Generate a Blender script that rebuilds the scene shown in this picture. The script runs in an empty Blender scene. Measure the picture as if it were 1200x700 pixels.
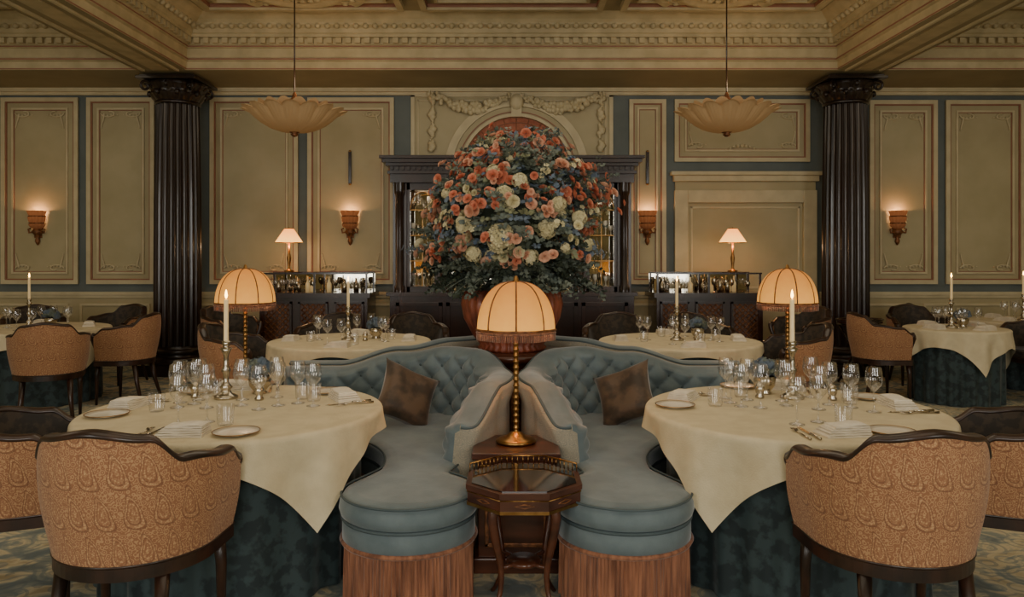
import bpy, math, random
from mathutils import Vector, Matrix
random.seed(7)
pi=math.pi; sin=math.sin; cos=math.cos
sc=bpy.context.scene

# ------------------------------------------------------------------ helpers
def C(r,g,b):
    f=lambda c:(c/255/12.92 if c/255<=.04045 else ((c/255+.055)/1.055)**2.4)
    return (f(r),f(g),f(b),1)

def mat(name,c1,c2=None,rough=.5,metal=0,scale=6,bump=0,bscale=80,emis=None,estr=0,sheen=0,stretch=(1,1,1),detail=4,trans=0,coat=0,ramp=(.35,.65)):
    m=bpy.data.materials.new(name); m.use_nodes=True
    nt=m.node_tree; N=nt.nodes; L=nt.links
    b=N['Principled BSDF']
    b.inputs['Roughness'].default_value=rough; b.inputs['Metallic'].default_value=metal
    if sheen: b.inputs['Sheen Weight'].default_value=sheen; b.inputs['Sheen Roughness'].default_value=.4
    if coat: b.inputs['Coat Weight'].default_value=coat; b.inputs['Coat Roughness'].default_value=.1
    if c2 is None: c2=tuple(x*.85 for x in c1[:3])+(1,)
    tc=N.new('ShaderNodeTexCoord'); mp=N.new('ShaderNodeMapping'); mp.inputs['Scale'].default_value=stretch
    L.new(tc.outputs['Object'],mp.inputs[0])
    nz=N.new('ShaderNodeTexNoise'); nz.inputs['Scale'].default_value=scale; nz.inputs['Detail'].default_value=detail
    L.new(mp.outputs[0],nz.inputs['Vector'])
    r=N.new('ShaderNodeValToRGB'); r.color_ramp.elements[0].position=ramp[0]; r.color_ramp.elements[1].position=ramp[1]
    r.color_ramp.elements[0].color=c1; r.color_ramp.elements[1].color=c2
    L.new(nz.outputs['Fac'],r.inputs[0]); L.new(r.outputs[0],b.inputs['Base Color'])
    if bump:
        n2=N.new('ShaderNodeTexNoise'); n2.inputs['Scale'].default_value=bscale; n2.inputs['Detail'].default_value=3
        L.new(mp.outputs[0],n2.inputs['Vector'])
        bp=N.new('ShaderNodeBump'); bp.inputs['Strength'].default_value=bump; bp.inputs['Distance'].default_value=.01
        L.new(n2.outputs['Fac'],bp.inputs['Height']); L.new(bp.outputs[0],b.inputs['Normal'])
    if emis: b.inputs['Emission Color'].default_value=emis; b.inputs['Emission Strength'].default_value=estr
    return m

def mathn(nt,op,a,b=None,c=None):
    n=nt.nodes.new('ShaderNodeMath'); n.operation=op
    for i,x in enumerate((a,b,c)):
        if x is None: continue
        if isinstance(x,(int,float)): n.inputs[i].default_value=x
        else: nt.links.new(x,n.inputs[i])
    return n.outputs[0]

def paisley(name,base,light,dark,cyl=True,cw=.092,ch=.142,amt=.68,rr=.315):
    m=bpy.data.materials.new(name); m.use_nodes=True; nt=m.node_tree; N=nt.nodes; L=nt.links
    b=N['Principled BSDF']; b.inputs['Roughness'].default_value=.85; b.inputs['Sheen Weight'].default_value=.15
    tc=N.new('ShaderNodeTexCoord'); sp=N.new('ShaderNodeSeparateXYZ'); L.new(tc.outputs['Object'],sp.inputs[0])
    F=lambda *a: mathn(nt,*a)
    if cyl:
        a=F('ARCTAN2',sp.outputs[0],F('MULTIPLY',sp.outputs[1],-1.0)); u=F('MULTIPLY',a,rr/cw)
    else: u=F('DIVIDE',F('ADD',sp.outputs[0],sp.outputs[1]),cw)
    v=F('DIVIDE',sp.outputs[2],ch)
    row=F('FLOOR',v)
    u2=F('ADD',u,F('MULTIPLY',row,.5))
    fu=F('SUBTRACT',F('FRACT',u2),.5); fv=F('SUBTRACT',F('FRACT',v),.5)
    bend=F('MULTIPLY',F('MULTIPLY',fv,F('ABSOLUTE',fv)),1.0)
    xb=F('ADD',fu,bend)
    w=F('ADD',F('MULTIPLY',fv,2.1),1.55)
    d=F('SQRT',F('ADD',F('POWER',F('ABSOLUTE',F('MULTIPLY',xb,w)),2.0),F('MULTIPLY',F('MULTIPLY',fv,fv),1.0)))
    inside=F('LESS_THAN',d,.45)
    vz=N.new('ShaderNodeTexVoronoi'); vz.inputs['Scale'].default_value=150; L.new(tc.outputs['Object'],vz.inputs['Vector'])
    dots=F('LESS_THAN',vz.outputs['Distance'],.45)
    band=F('MULTIPLY',F('GREATER_THAN',d,.335),F('LESS_THAN',d,.40))
    band2=F('MULTIPLY',F('GREATER_THAN',d,.19),F('LESS_THAN',d,.24))
    core=F('LESS_THAN',d,.09)
    lines=F('MULTIPLY',F('ADD',F('ADD',band,band2),core),F('ADD',F('MULTIPLY',dots,.6),.3))
    motif=F('MINIMUM',F('ADD',lines,F('MULTIPLY',dots,.40)),1.0)
    vz2=N.new('ShaderNodeTexVoronoi'); vz2.inputs['Scale'].default_value=66; L.new(tc.outputs['Object'],vz2.inputs['Vector'])
    curl=F('GREATER_THAN',F('SINE',F('MULTIPLY',vz2.outputs['Distance'],16.0)),.25)
    out=F('MULTIPLY',F('MULTIPLY',curl,.70),F('SUBTRACT',1.0,inside))
    fac=F('MULTIPLY',F('ADD',F('MULTIPLY',motif,inside),out),amt)
    mx=N.new('ShaderNodeMix'); mx.data_type='RGBA'; mx.inputs[6].default_value=base; mx.inputs[7].default_value=light; L.new(fac,mx.inputs[0])
    edge=F('ADD',F('MULTIPLY',F('GREATER_THAN',d,.41),F('LESS_THAN',d,.45)),F('MULTIPLY',F('GREATER_THAN',d,.29),F('LESS_THAN',d,.32)))
    mx2=N.new('ShaderNodeMix'); mx2.data_type='RGBA'; L.new(mx.outputs[2],mx2.inputs[6]); mx2.inputs[7].default_value=dark; L.new(F('MULTIPLY',edge,.48),mx2.inputs[0])
    L.new(mx2.outputs[2],b.inputs['Base Color'])
    bp=N.new('ShaderNodeBump'); bp.inputs['Strength'].default_value=.15; bp.inputs['Distance'].default_value=.003; L.new(fac,bp.inputs['Height']); L.new(bp.outputs[0],b.inputs['Normal'])
    return m

def glassmat(name,tint=(1,1,1,1),fac=.12):
    m=bpy.data.materials.new(name); m.use_nodes=True; nt=m.node_tree; N=nt.nodes; L=nt.links
    N.remove(N['Principled BSDF']); o=N['Material Output']
    t=N.new('ShaderNodeBsdfTransparent'); t.inputs[0].default_value=tint
    g=N.new('ShaderNodeBsdfGlossy'); g.inputs['Roughness'].default_value=.03
    lw=N.new('ShaderNodeLayerWeight'); lw.inputs[0].default_value=.35
    f=mathn(nt,'ADD',mathn(nt,'MULTIPLY',lw.outputs['Facing'],.55),fac)
    mx=N.new('ShaderNodeMixShader'); L.new(f,mx.inputs[0]); L.new(t.outputs[0],mx.inputs[1]); L.new(g.outputs[0],mx.inputs[2]); L.new(mx.outputs[0],o.inputs[0])
    return m

def shademat(name,col,estr,topcol=None,z0=0,z1=1,base=None):
    m=bpy.data.materials.new(name); m.use_nodes=True; nt=m.node_tree; N=nt.nodes; L=nt.links
    b=N['Principled BSDF']; b.inputs['Base Color'].default_value=base or col; b.inputs['Roughness'].default_value=.9
    tc=N.new('ShaderNodeTexCoord'); sp=N.new('ShaderNodeSeparateXYZ'); L.new(tc.outputs['Object'],sp.inputs[0])
    mr=N.new('ShaderNodeMapRange'); mr.inputs[1].default_value=z0; mr.inputs[2].default_value=z1; L.new(sp.outputs[2],mr.inputs[0])
    r=N.new('ShaderNodeValToRGB'); r.color_ramp.elements[0].color=col; r.color_ramp.elements[1].color=topcol or col
    nz=N.new('ShaderNodeTexNoise'); nz.inputs['Scale'].default_value=30; L.new(tc.outputs['Object'],nz.inputs['Vector'])
    L.new(mathn(nt,'ADD',mr.outputs[0],mathn(nt,'MULTIPLY',mathn(nt,'SUBTRACT',nz.outputs['Fac'],.5),.25)),r.inputs[0])
    L.new(r.outputs[0],b.inputs['Emission Color']); b.inputs['Emission Strength'].default_value=estr
    return m

class MB:
    def __init__(s,name): s.name=name; s.v=[]; s.f=[]; s.mi=[]; s.sm=[]; s.mats=[]
    def m(s,mt):
        if mt not in s.mats: s.mats.append(mt)
        return s.mats.index(mt)
    def add(s,vs,fs,mt,smooth=False):
        o=len(s.v); s.v.extend([tuple(v) for v in vs]); i=s.m(mt)
        for f in fs: s.f.append([a+o for a in f])
        s.mi+=[i]*len(fs); s.sm+=[smooth]*len(fs)
    def box(s,x0,x1,y0,y1,z0,z1,mt,rot=0,c=None):
        vs=[(x,y,z) for z in (z0,z1) for x,y in ((x0,y0),(x1,y0),(x1,y1),(x0,y1))]
        if rot:
            c=c or ((x0+x1)/2,(y0+y1)/2); ca,sa=cos(rot),sin(rot)
            vs=[(c[0]+(x-c[0])*ca-(y-c[1])*sa,c[1]+(x-c[0])*sa+(y-c[1])*ca,z) for x,y,z in vs]
        s.add(vs,[(3,2,1,0),(4,5,6,7),(0,1,5,4),(1,2,6,5),(2,3,7,6),(3,0,4,7)],mt)
    def lathe(s,prof,mt,c=(0,0,0),seg=32,smooth=True,mod=None,a0=0,a1=2*pi):
        full=abs(a1-a0-2*pi)<1e-6; n=seg if full else seg+1
        vs=[];fs=[]
        for j,(r,z) in enumerate(prof):
            for i in range(n):
                a=a0+(a1-a0)*i/seg; rr,zz=(mod(r,z,a,j) if mod else (r,z))
                vs.append((c[0]+rr*cos(a),c[1]+rr*sin(a),c[2]+zz))
        for j in range(len(prof)-1):
            for i in range(seg):
                k=(i+1)%n
                fs.append((j*n+i,j*n+k,(j+1)*n+k,(j+1)*n+i))
        s.add(vs,fs,mt,smooth)
    def tube(s,pts,r,mt,seg=8,closed=False,cap=True):
        P=[Vector(p) for p in pts]; n=len(P); vs=[];fs=[]; up=None
        for i in range(n):
            if closed: t=P[(i+1)%n]-P[i-1]
            else: t=P[min(i+1,n-1)]-P[max(i-1,0)]
            t.normalize()
            if up is None: up=Vector((0,0,1)) if abs(t.z)<.9 else Vector((0,1,0))
            x=t.cross(up)
            if x.length<1e-4: x=t.cross(Vector((1,.1,.2)))
            x.normalize(); y=x.cross(t).normalized(); up=y
            rr=r[i] if isinstance(r,(list,tuple)) else r
            for k in range(seg):
                a=2*pi*k/seg; vs.append(P[i]+x*(rr*cos(a))+y*(rr*sin(a)))
        for i in range(n if closed else n-1):
            j=(i+1)%n
            for k in range(seg):
                l=(k+1)%seg; fs.append((i*seg+k,i*seg+l,j*seg+l,j*seg+k))
        if cap and not closed: fs.append(tuple(range(seg))[::-1]); fs.append(tuple((n-1)*seg+k for k in range(seg)))
        s.add(vs,fs,mt,True)
    def prism(s,poly,z0,z1,mt,smooth=False):
        n=len(poly); vs=[(x,y,z0) for x,y in poly]+[(x,y,z1) for x,y in poly]
        s.add(vs,[tuple(range(n))[::-1],tuple(range(n,2*n))],mt)
        s.add(vs,[(i,(i+1)%n,n+(i+1)%n,n+i) for i in range(n)],mt,smooth)
    def ball(s,c,r,mt,seg=10,sz=(1,1,1)):
        vs=[];fs=[];h=seg//2+1
        for j in range(h+1):
            p=pi*j/h
            for i in range(seg):
                a=2*pi*i/seg; vs.append((c[0]+r*sz[0]*sin(p)*cos(a),c[1]+r*sz[1]*sin(p)*sin(a),c[2]-r*sz[2]*cos(p)))
        for j in range(h):
            for i in range(seg): k=(i+1)%seg; fs.append((j*seg+i,j*seg+k,(j+1)*seg+k,(j+1)*seg+i))
        s.add(vs,fs,mt,True)
    def grid(s,fn,nu,nv,mt,closeu=False,smooth=True):
        n=nu if closeu else nu+1; vs=[fn(i/nu,j/nv) for j in range(nv+1) for i in range(n)]
        fs=[(j*n+i,j*n+(i+1)%n,(j+1)*n+(i+1)%n,(j+1)*n+i) for j in range(nv) for i in range(nu)]
        s.add(vs,fs,mt,smooth)
    def build(s,loc=(0,0,0),rot=0,bevel=0,solid=0,centre=False):
        if centre:
            xs=[v[0] for v in s.v]; ys=[v[1] for v in s.v]; zs=[v[2] for v in s.v]
            o=((min(xs)+max(xs))/2,(min(ys)+max(ys))/2,min(zs))
            s.v=[(v[0]-o[0],v[1]-o[1],v[2]-o[2]) for v in s.v]; loc=o
        me=bpy.data.meshes.new(s.name); me.from_pydata(s.v,[],s.f)
        for mt in s.mats: me.materials.append(mt)
        me.polygons.foreach_set('material_index',s.mi); me.polygons.foreach_set('use_smooth',s.sm); me.update()
        ob=bpy.data.objects.new(s.name,me); sc.collection.objects.link(ob); ob.location=loc; ob.rotation_euler=(0,0,rot)
        if solid: q=ob.modifiers.new('solid','SOLIDIFY'); q.thickness=solid; q.offset=0
        if bevel: q=ob.modifiers.new('bev','BEVEL'); q.width=bevel; q.segments=2; q.limit_method='ANGLE'; q.angle_limit=.8
        return ob

def inst(ob,loc,rot=0,scale=None):
    o=bpy.data.objects.new(ob.name.split('.')[0],ob.data); sc.collection.objects.link(o); o.location=loc; o.rotation_euler=(0,0,rot)
    if scale: o.scale=scale
    return o

def light(name,kind,loc,e,col,size=.1,sy=None,rot=(0,0,0)):
    l=bpy.data.lights.new(name,kind); l.energy=e; l.color=col
    if kind=='AREA':
        l.size=size
        if sy: l.shape='RECTANGLE'; l.size_y=sy
    else: l.shadow_soft_size=size
    o=bpy.data.objects.new(name,l); sc.collection.objects.link(o); o.location=loc; o.rotation_euler=rot
    return o

def smooth(a,b,x):
    t=max(0,min(1,(x-a)/(b-a))); return t*t*(3-2*t)

def catmull(P,step=.02):
    out=[]
    for i in range(len(P)-1):
        p0=Vector(P[max(i-1,0)]);p1=Vector(P[i]);p2=Vector(P[i+1]);p3=Vector(P[min(i+2,len(P)-1)])
        n=max(2,int((p2-p1).length/step))
        for k in range(n):
            t=k/n; out.append(.5*((2*p1)+(p2-p0)*t+(2*p0-5*p1+4*p2-p3)*t*t+(3*p1-p0-3*p2+p3)*t**3))
    out.append(Vector(P[-1])); return out

# ------------------------------------------------------------------ materials
M_cream=mat('cream_panel_paint',C(188,175,137),C(176,163,125),rough=.55,scale=2)
M_trim=mat('cream_trim_paint',C(214,200,162),C(200,186,148),rough=.5,scale=5)
M_ceil=mat('ceiling_paint',C(164,150,114),C(150,137,102),rough=.7,scale=1.5)
M_ceiltrim=mat('ceiling_moulding_paint',C(200,184,145),C(180,165,127),rough=.6,scale=5)
M_blue=mat('slate_blue_wall_paint',C(108,116,113),C(97,105,103),rough=.6,scale=3)
M_pink=mat('terracotta_line_paint',C(160,110,86),C(144,98,76),rough=.6,scale=6)
M_brick=mat('terracotta_lunette',C(184,112,84),C(160,92,68),rough=.7,scale=14)
M_dark=mat('ebonised_mahogany',C(56,31,21),C(30,18,13),rough=.25,scale=4,stretch=(1,1,.15),coat=.4)
M_maho=mat('red_mahogany',C(94,52,34),C(56,30,20),rough=.28,scale=7,stretch=(.3,1,2),coat=.3)
M_chairwood=mat('walnut_chair_frame',C(58,35,24),C(32,20,14),rough=.35,scale=10,coat=.2)
M_col=mat('black_scagliola_column',C(48,33,26),C(25,17,14),rough=.28,scale=3,stretch=(1,1,.2),coat=.3)
M_cloth=mat('cream_table_linen',C(220,206,172),C(208,193,159),rough=.8,scale=10,bump=.2,bscale=140)
M_linen=mat('white_napkin_linen',C(234,225,205),C(220,209,189),rough=.85,scale=20,bump=.1,bscale=200)
M_skirt=mat('teal_damask_skirt',C(32,45,48),C(52,68,70),rough=.75,scale=16,sheen=.2,ramp=(.45,.55),detail=6)
M_velvet=mat('dusty_blue_velvet',C(109,123,127),C(93,108,113),rough=.75,scale=9,sheen=.4,bump=.08,bscale=120)
M_piping=mat('blue_piping',C(78,92,96),C(66,80,84),rough=.7)
M_outer=paisley('pale_blue_jacquard',C(148,142,126),C(184,170,144),C(116,117,110),cyl=False,cw=.05,ch=.07,amt=.6)
M_fringe=mat('copper_bullion_fringe',C(164,110,80),C(112,70,50),rough=.75,scale=60,stretch=(1,1,.1),sheen=.3)
M_fab=paisley('terracotta_paisley',C(150,102,70),C(212,172,124),C(104,66,46))
M_inner=mat('dark_olive_upholstery',C(66,54,42),C(44,38,31),rough=.7,scale=22,sheen=.2,ramp=(.45,.55))
M_pillow=mat('bronze_velvet_cushion',C(96,76,59),C(62,50,40),rough=.55,scale=10,sheen=.4,ramp=(.42,.58))
M_brass=mat('aged_brass',C(178,136,82),C(140,102,58),rough=.32,metal=1,scale=20)
M_silver=mat('silver_plate',C(212,202,182),C(174,164,144),rough=.2,metal=1,scale=20)
M_gild=mat('carved_giltwood',C(150,98,60),C(96,60,36),rough=.45,metal=.4,scale=30,bump=.5,bscale=40)
M_china=mat('bone_china',C(236,230,214),C(228,222,206),rough=.15,scale=5)
M_wax=mat('ivory_candle_wax',C(236,218,176),C(228,206,164),rough=.5,scale=5,emis=C(232,190,120),estr=.2)
M_flame=mat('candle_flame',C(255,220,150),C(255,200,110),emis=C(255,190,90),estr=18)
M_glass=glassmat('crystal_glass',fac=.14)
M_pane=glassmat('display_glass',fac=.05)
M_mirror=mat('antique_mirror',C(205,200,185),C(185,180,164),rough=.04,metal=1,scale=3)
M_black=mat('dark_glass_top',C(30,22,18),C(22,16,14),rough=.06,scale=4,coat=1)
M_shade=shademat('silk_dome_shade',C(255,178,76),.85,C(170,88,24),.55,.81,base=C(206,146,74))
M_shade2=shademat('pleated_cone_shade',C(255,184,90),3.0,C(235,128,44),.38,.58,base=C(220,160,90))
M_bowl=shademat('alabaster_bowl',C(214,145,78),.10,C(200,150,92),-.2,.1,base=C(182,156,118))
M_sconce=shademat('amber_sconce_shell',C(120,66,36),.24,C(225,130,70),-.08,.17,base=C(134,90,60))
M_coral=mat('coral_fluted_lacquer',C(150,80,58),C(104,54,40),rough=.35,scale=8,coat=.3)
M_stone=mat('grey_stone_urn',C(120,122,116),C(92,94,90),rough=.6,scale=12)
M_green=mat('eucalyptus_leaf',C(122,130,116),C(86,98,90),rough=.6,scale=8)
M_green3=mat('sage_leaf',C(140,142,108),C(106,112,84),rough=.6,scale=8)
M_green2=mat('dark_fern_leaf',C(66,76,60),C(46,56,46),rough=.6,scale=8)
M_bluef=mat('blue_delphinium_petal',C(118,132,146),C(94,110,128),rough=.7,scale=12)
M_peach=mat('coral_rose_petal',C(222,144,112),C(202,116,88),rough=.7,scale=10)
M_peach2=mat('peach_petal',C(232,186,156),C(218,160,130),rough=.7,scale=10)
M_white=mat('ivory_hydrangea_petal',C(222,212,172),C(202,192,148),rough=.7,scale=14)
M_door=mat('dark_lattice_panel',C(96,60,40),C(66,42,28),rough=.4,scale=10)
M_flame2=mat('sconce_bulb_glass',C(255,210,140),C(255,200,120),emis=C(255,160,80),estr=3)

def carpet():
    m=bpy.data.materials.new('patterned_carpet'); m.use_nodes=True; nt=m.node_tree; N=nt.nodes; L=nt.links
    b=N['Principled BSDF']; b.inputs['Roughness'].default_value=.95
    tc=N.new('ShaderNodeTexCoord')
    nz=N.new('ShaderNodeTexNoise'); nz.inputs['Scale'].default_value=4.2; nz.inputs['Detail'].default_value=8; nz.inputs['Distortion'].default_value=1.5; L.new(tc.outputs['Object'],nz.inputs['Vector'])
    r=N.new('ShaderNodeValToRGB'); e=r.color_ramp.elements; e[0].position=.36; e[0].color=C(108,118,118); e[1].position=.66; e[1].color=C(172,158,126)
    q=e.new(.46); q.color=C(142,148,138); q=e.new(.54); q.color=C(204,192,158)
    L.new(nz.outputs['Fac'],r.inputs[0])
    v=N.new('ShaderNodeTexVoronoi'); v.inputs['Scale'].default_value=6; L.new(tc.outputs['Object'],v.inputs['Vector'])
    mx=N.new('ShaderNodeMix'); mx.data_type='RGBA'; mx.inputs[7].default_value=C(108,122,126)
    L.new(mathn(nt,'MULTIPLY',mathn(nt,'GREATER_THAN',mathn(nt,'SINE',mathn(nt,'MULTIPLY',v.outputs['Distance'],26.0)),.5),.5),mx.inputs[0]); L.new(r.outputs[0],mx.inputs[6])
    L.new(mx.outputs[2],b.inputs['Base Color'])
    return m
M_carpet=carpet()

# ------------------------------------------------------------------ room shell
WY=10.5; CZ=4.40; SX=8.2; RY=-3.6; BZ=3.78
K=WY/900.
wx=lambda p:(p-600)*K
wz=lambda p:1.5+(300-p)*K
b=MB('floor'); b.box(-SX,SX,RY,WY,-.1,0,M_carpet); b.build()
b=MB('ceiling'); b.box(-SX,SX,RY,WY,CZ,CZ+.1,M_ceil); b.build()
b=MB('wall_back'); b.box(-SX,SX,WY,WY+.15,0,CZ,M_blue); b.build()
b=MB('wall_left'); b.box(-SX-.15,-SX,RY,WY,0,CZ,M_cream); b.build()
b=MB('wall_right'); b.box(SX,SX+.15,RY,WY,0,CZ,M_cream); b.build()
wins=[(-4.6,1.7),(0,1.9),(4.6,1.7)]
b=MB('wall_rear'); x=-SX
for cx,w in wins:
    b.box(x,cx-w/2,RY-.2,RY,0,CZ,M_cream); b.box(cx-w/2,cx+w/2,RY-.2,RY,0,.7,M_cream); b.box(cx-w/2,cx+w/2,RY-.2,RY,3.7,CZ,M_cream); x=cx+w/2
b.box(x,SX,RY-.2,RY,0,CZ,M_cream); b.build()
M_sky=mat('overcast_daylight_pane',C(200,214,225),C(190,205,218),emis=C(215,222,228),estr=2.4)
for i,(cx,w) in enumerate(wins):
    b=MB('window_%d'%(i+1)); b.box(cx-w/2,cx+w/2,RY-.16,RY-.14,.7,3.7,M_sky)
    for t in range(4): xx=cx-w/2+w*t/3; b.box(xx-.03,xx+.03,RY-.14,RY-.08,.7,3.7,M_trim)
    for t in range(5): zz=.7+3*t/4; b.box(cx-w/2,cx+w/2,RY-.14,RY-.08,zz-.03,zz+.03,M_trim)
    b.build()

PROF=[(0,-.62),(0,-.52),(.03,-.51),(.03,-.48),(.005,-.47),(.005,-.36),(.03,-.35),(.03,-.33),(.05,-.32),(.05,-.25),(.11,-.245),(.11,-.21),(.13,-.20),(.15,-.15),(.2,-.12),(.21,-.10),(.24,-.07),(.3,-.03),(.33,0)]
PROF=[(a+.012,z) for a,z in PROF]
def cornice(mb,p0,p1,n,mt=M_ceiltrim):
    p0=Vector(p0);p1=Vector(p1);n=Vector(n); L=(p1-p0).length; t=(p1-p0)/L
    vs=[];fs=[]
    for q in (p0,p1):
        for pr,z in PROF: vs.append((q.x+n.x*pr,q.y+n.y*pr,CZ+z))
    k=len(PROF); fs=[(i,i+1,k+i+1,k+i) for i in range(k-1)]
    mb.add(vs,fs,mt)
    def strip(pr,z0,z1,m2):
        a=p0+n*pr;c=p1+n*pr; mb.add([(a.x,a.y,CZ+z0),(c.x,c.y,CZ+z0),(c.x,c.y,CZ+z1),(a.x,a.y,CZ+z1)],[(0,1,2,3)],m2)
    strip(.046,-.504,-.486,M_pink); strip(.046,-.348,-.333,M_pink); strip(.0145,-.615,-.60,M_pink)
    st=.115; m=int(L/st)
    for i in range(m):
        c=p0+t*(i+.5)*st
        def blk(w,a,bb,z0,z1):
            P=[c-t*w/2+n*a,c+t*w/2+n*a,c+t*w/2+n*bb,c-t*w/2+n*bb]
            vs=[(p.x,p.y,CZ+z) for z in (z0,z1) for p in P]
            mb.add(vs,[(3,2,1,0),(4,5,6,7),(0,1,5,4),(1,2,6,5),(2,3,7,6),(3,0,4,7)],mt)
        blk(.065,.05,.115,-.315,-.25)
        cc=c+n*.20; mb.ball((cc.x,cc.y,CZ-.135),.04,mt,6,(1,1,.9))
BX0,BX1=4.0,4.60
FY=9.42
b=MB('trim_1')
b.box(-SX,SX,FY,WY,BZ,CZ,M_ceil)
cornice(b,(-BX0,FY),(BX0,FY),(0,-1)); cornice(b,(-SX,FY),(-BX1,FY),(0,-1)); cornice(b,(BX1,FY),(SX,FY),(0,-1))
b.box(-SX,SX,WY-.10,WY,BZ-.05,BZ,M_trim); b.box(-SX,SX,WY-.05,WY,BZ-.09,BZ-.05,M_trim)
b.build()
for i,s in enumerate((-1,1)):
    b=MB('trim_%d'%(i+2)); xa,xb=sorted((s*BX0,s*BX1))
    b.box(xa,xb,RY,FY-.02,BZ,CZ,M_ceil)
    for q in (xa+.09,xb-.09): b.box(q-.018,q+.018,RY,FY-.02,BZ-.02,BZ,M_trim)
    b.box((xa+xb)/2-.1,(xa+xb)/2+.1,RY,FY-.02,BZ-.008,BZ,M_ceiltrim)
    cornice(b,(s*BX0,3),(s*BX0,FY),(-s,0)); cornice(b,(s*BX1,3),(s*BX1,FY),(s,0)); b.build()
b=MB('trim_4')
def cframe(x0,x1,y0,y1,w,h,mt):
    z1=CZ; z0=CZ-h
    b.box(x0,x1,y0,y0+w,z0,z1,mt); b.box(x0,x1,y1-w,y1,z0,z1,mt); b.box(x0,x0+w,y0+w,y1-w,z0,z1,mt); b.box(x1-w,x1,y0+w,y1-w,z0,z1,mt)
for (x0,x1) in ((-3.55,-1.25),(-1.05,1.05),(1.25,3.55)):
    for y0,y1 in ((6.4,8.9),(3.6,6.2)):
        cframe(x0,x1,y0,y1,.07,.07,M_ceiltrim); cframe(x0+.07,x1-.07,y0+.07,y1-.07,.012,.04,M_pink); cframe(x0+.17,x1-.17,y0+.17,y1-.17,.035,.03,M_ceiltrim)
for s in (-1,1):
    x0,x1=sorted((s*5.1,s*7.8))
    for y0,y1 in ((6.2,8.8),(3.4,6.0)):
        cframe(x0,x1,y0,y1,.07,.07,M_ceiltrim); cframe(x0+.25,x1-.25,y0+.25,y1-.25,.035,.03,M_ceiltrim)
b.build()

# wall panels
b=MB('trim_5')
def frame(x0,x1,z0,z1,w,pr,mt,y=WY):
    b.box(x0,x1,y-pr,y,z0,z0+w,mt); b.box(x0,x1,y-pr,y,z1-w,z1,mt); b.box(x0,x0+w,y-pr,y,z0+w,z1-w,mt); b.box(x1-w,x1,y-pr,y,z0+w,z1-w,mt)
def scroll(x,z,sx,sz,R=.12):
    pts=[]
    for i in range(16):
        t=i/15; a=pi*1.6*t; r=R*(1-.75*t)
        pts.append((x+sx*(R-r*cos(a)*1.0),WY-.03,z+sz*(r*sin(a)*.55+.02)))
    b.tube(pts,.010,M_trim,6)
    pts=[(x+sx*(.03+.02*cos(3*t)),WY-.03,z+sz*(.03+.2*t)) for t in [i/8 for i in range(9)]]
    b.tube(pts,[.014-.001*i for i in range(9)],M_trim,6)
    for k in range(5): b.ball((x+sx*(.05+.045*k),WY-.03,z+sz*(.045+.01*(k%2))),.014-.0015*k,M_trim,6,(1.3,.6,1))
def panel(px0,px1,py0,py1,orn=True):
    x0,x1,z1,z0=wx(px0),wx(px1),wz(py0),wz(py1)
    b.box(x0,x1,WY-.012,WY,z0,z1,M_cream)
    frame(x0,x1,z0,z1,.055,.045,M_trim); frame(x0+.055,x1-.055,z0+.055,z1-.055,.018,.03,M_pink)
    g=.14 if (x1-x0)>.7 else .11
    if orn:
        frame(x0+g,x1-g,z0+g,z1-g,.026,.036,M_trim); frame(x0+g+.026,x1-g-.026,z0+g+.026,z1-g-.026,.010,.022,M_pink)
        if x1-x0>.7:
            for sx,xx in ((1,x0+g+.05),(-1,x1-g-.05)):
                for sz,zz in ((1,z0+g+.05),(-1,z1-g-.05)): scroll(xx,zz,sx,sz)
            if z1-z0<1.2:
                for k in range(-4,5): b.ball(((x0+x1)/2+.055*k,WY-.03,z0+g+.08-.004*k*k),.026-.003*abs(k),M_trim,6,(1.2,.6,1))
for a in ((3,93,115,333),(103,182,115,333),(247,350,115,333),(361,462,115,333),(737,780,117,333),(1018,1097,118,333),(1107,1199,118,333),(-110,-8,115,333),(1210,1300,118,333)): panel(*a)
panel(790,948,117,190)
for x0,x1 in ((-SX,wx(470)),(wx(730),wx(786)),(wx(960),SX)):
    b.box(x0,x1,WY-.012,WY,.18,.98,M_cream); b.box(x0,x1,WY-.06,WY,.97,1.01,M_trim); b.box(x0,x1,WY-.035,WY,.93,.97,M_trim)
    n=max(1,int((x1-x0)/1.1)); w=(x1-x0)/n
    for i in range(n): frame(x0+i*w+.08,x0+(i+1)*w-.08,.28,.85,.03,.035,M_trim)
b.build()
b=MB('baseboard_back'); b.box(-SX,SX,WY-.04,WY,0,.18,M_trim); b.box(-SX,SX,WY-.055,WY,0,.05,M_trim); b.build(bevel=.006)
b=MB('door_1')
WD=WY-.002
x0,x1,zt=wx(788),wx(957),wz(202)
b.box(x0-.04,x1+.04,WD-.14,WD,zt-.05,zt,M_trim); b.box(x0,x1,WD-.10,WD,zt-.13,zt-.05,M_trim)
b.box(x0+.03,x1-.03,WD-.045,WD,zt-.30,zt-.13,M_cream)
b.box(x0+.02,x0+.2,WD-.07,WD,0,zt-.25,M_trim); b.box(x1-.2,x1-.02,WD-.07,WD,0,zt-.25,M_trim); b.box(x0+.2,x1-.2,WD-.07,WD,zt-.42,zt-.25,M_trim)
b.box(x0+.2,x1-.2,WD-.02,WD,0,zt-.42,M_cream)
xa,xc=x0+.24,x1-.24
for z0,z1 in ((.2,.95),(1.05,zt-.47)):
    b.box(xa,xc,WD-.035,WD,z0,z0+.03,M_trim); b.box(xa,xc,WD-.035,WD,z1-.03,z1,M_trim); b.box(xa,xa+.03,WD-.035,WD,z0,z1,M_trim); b.box(xc-.03,xc,WD-.035,WD,z0,z1,M_trim)
b.build(bevel=.006)

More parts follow.
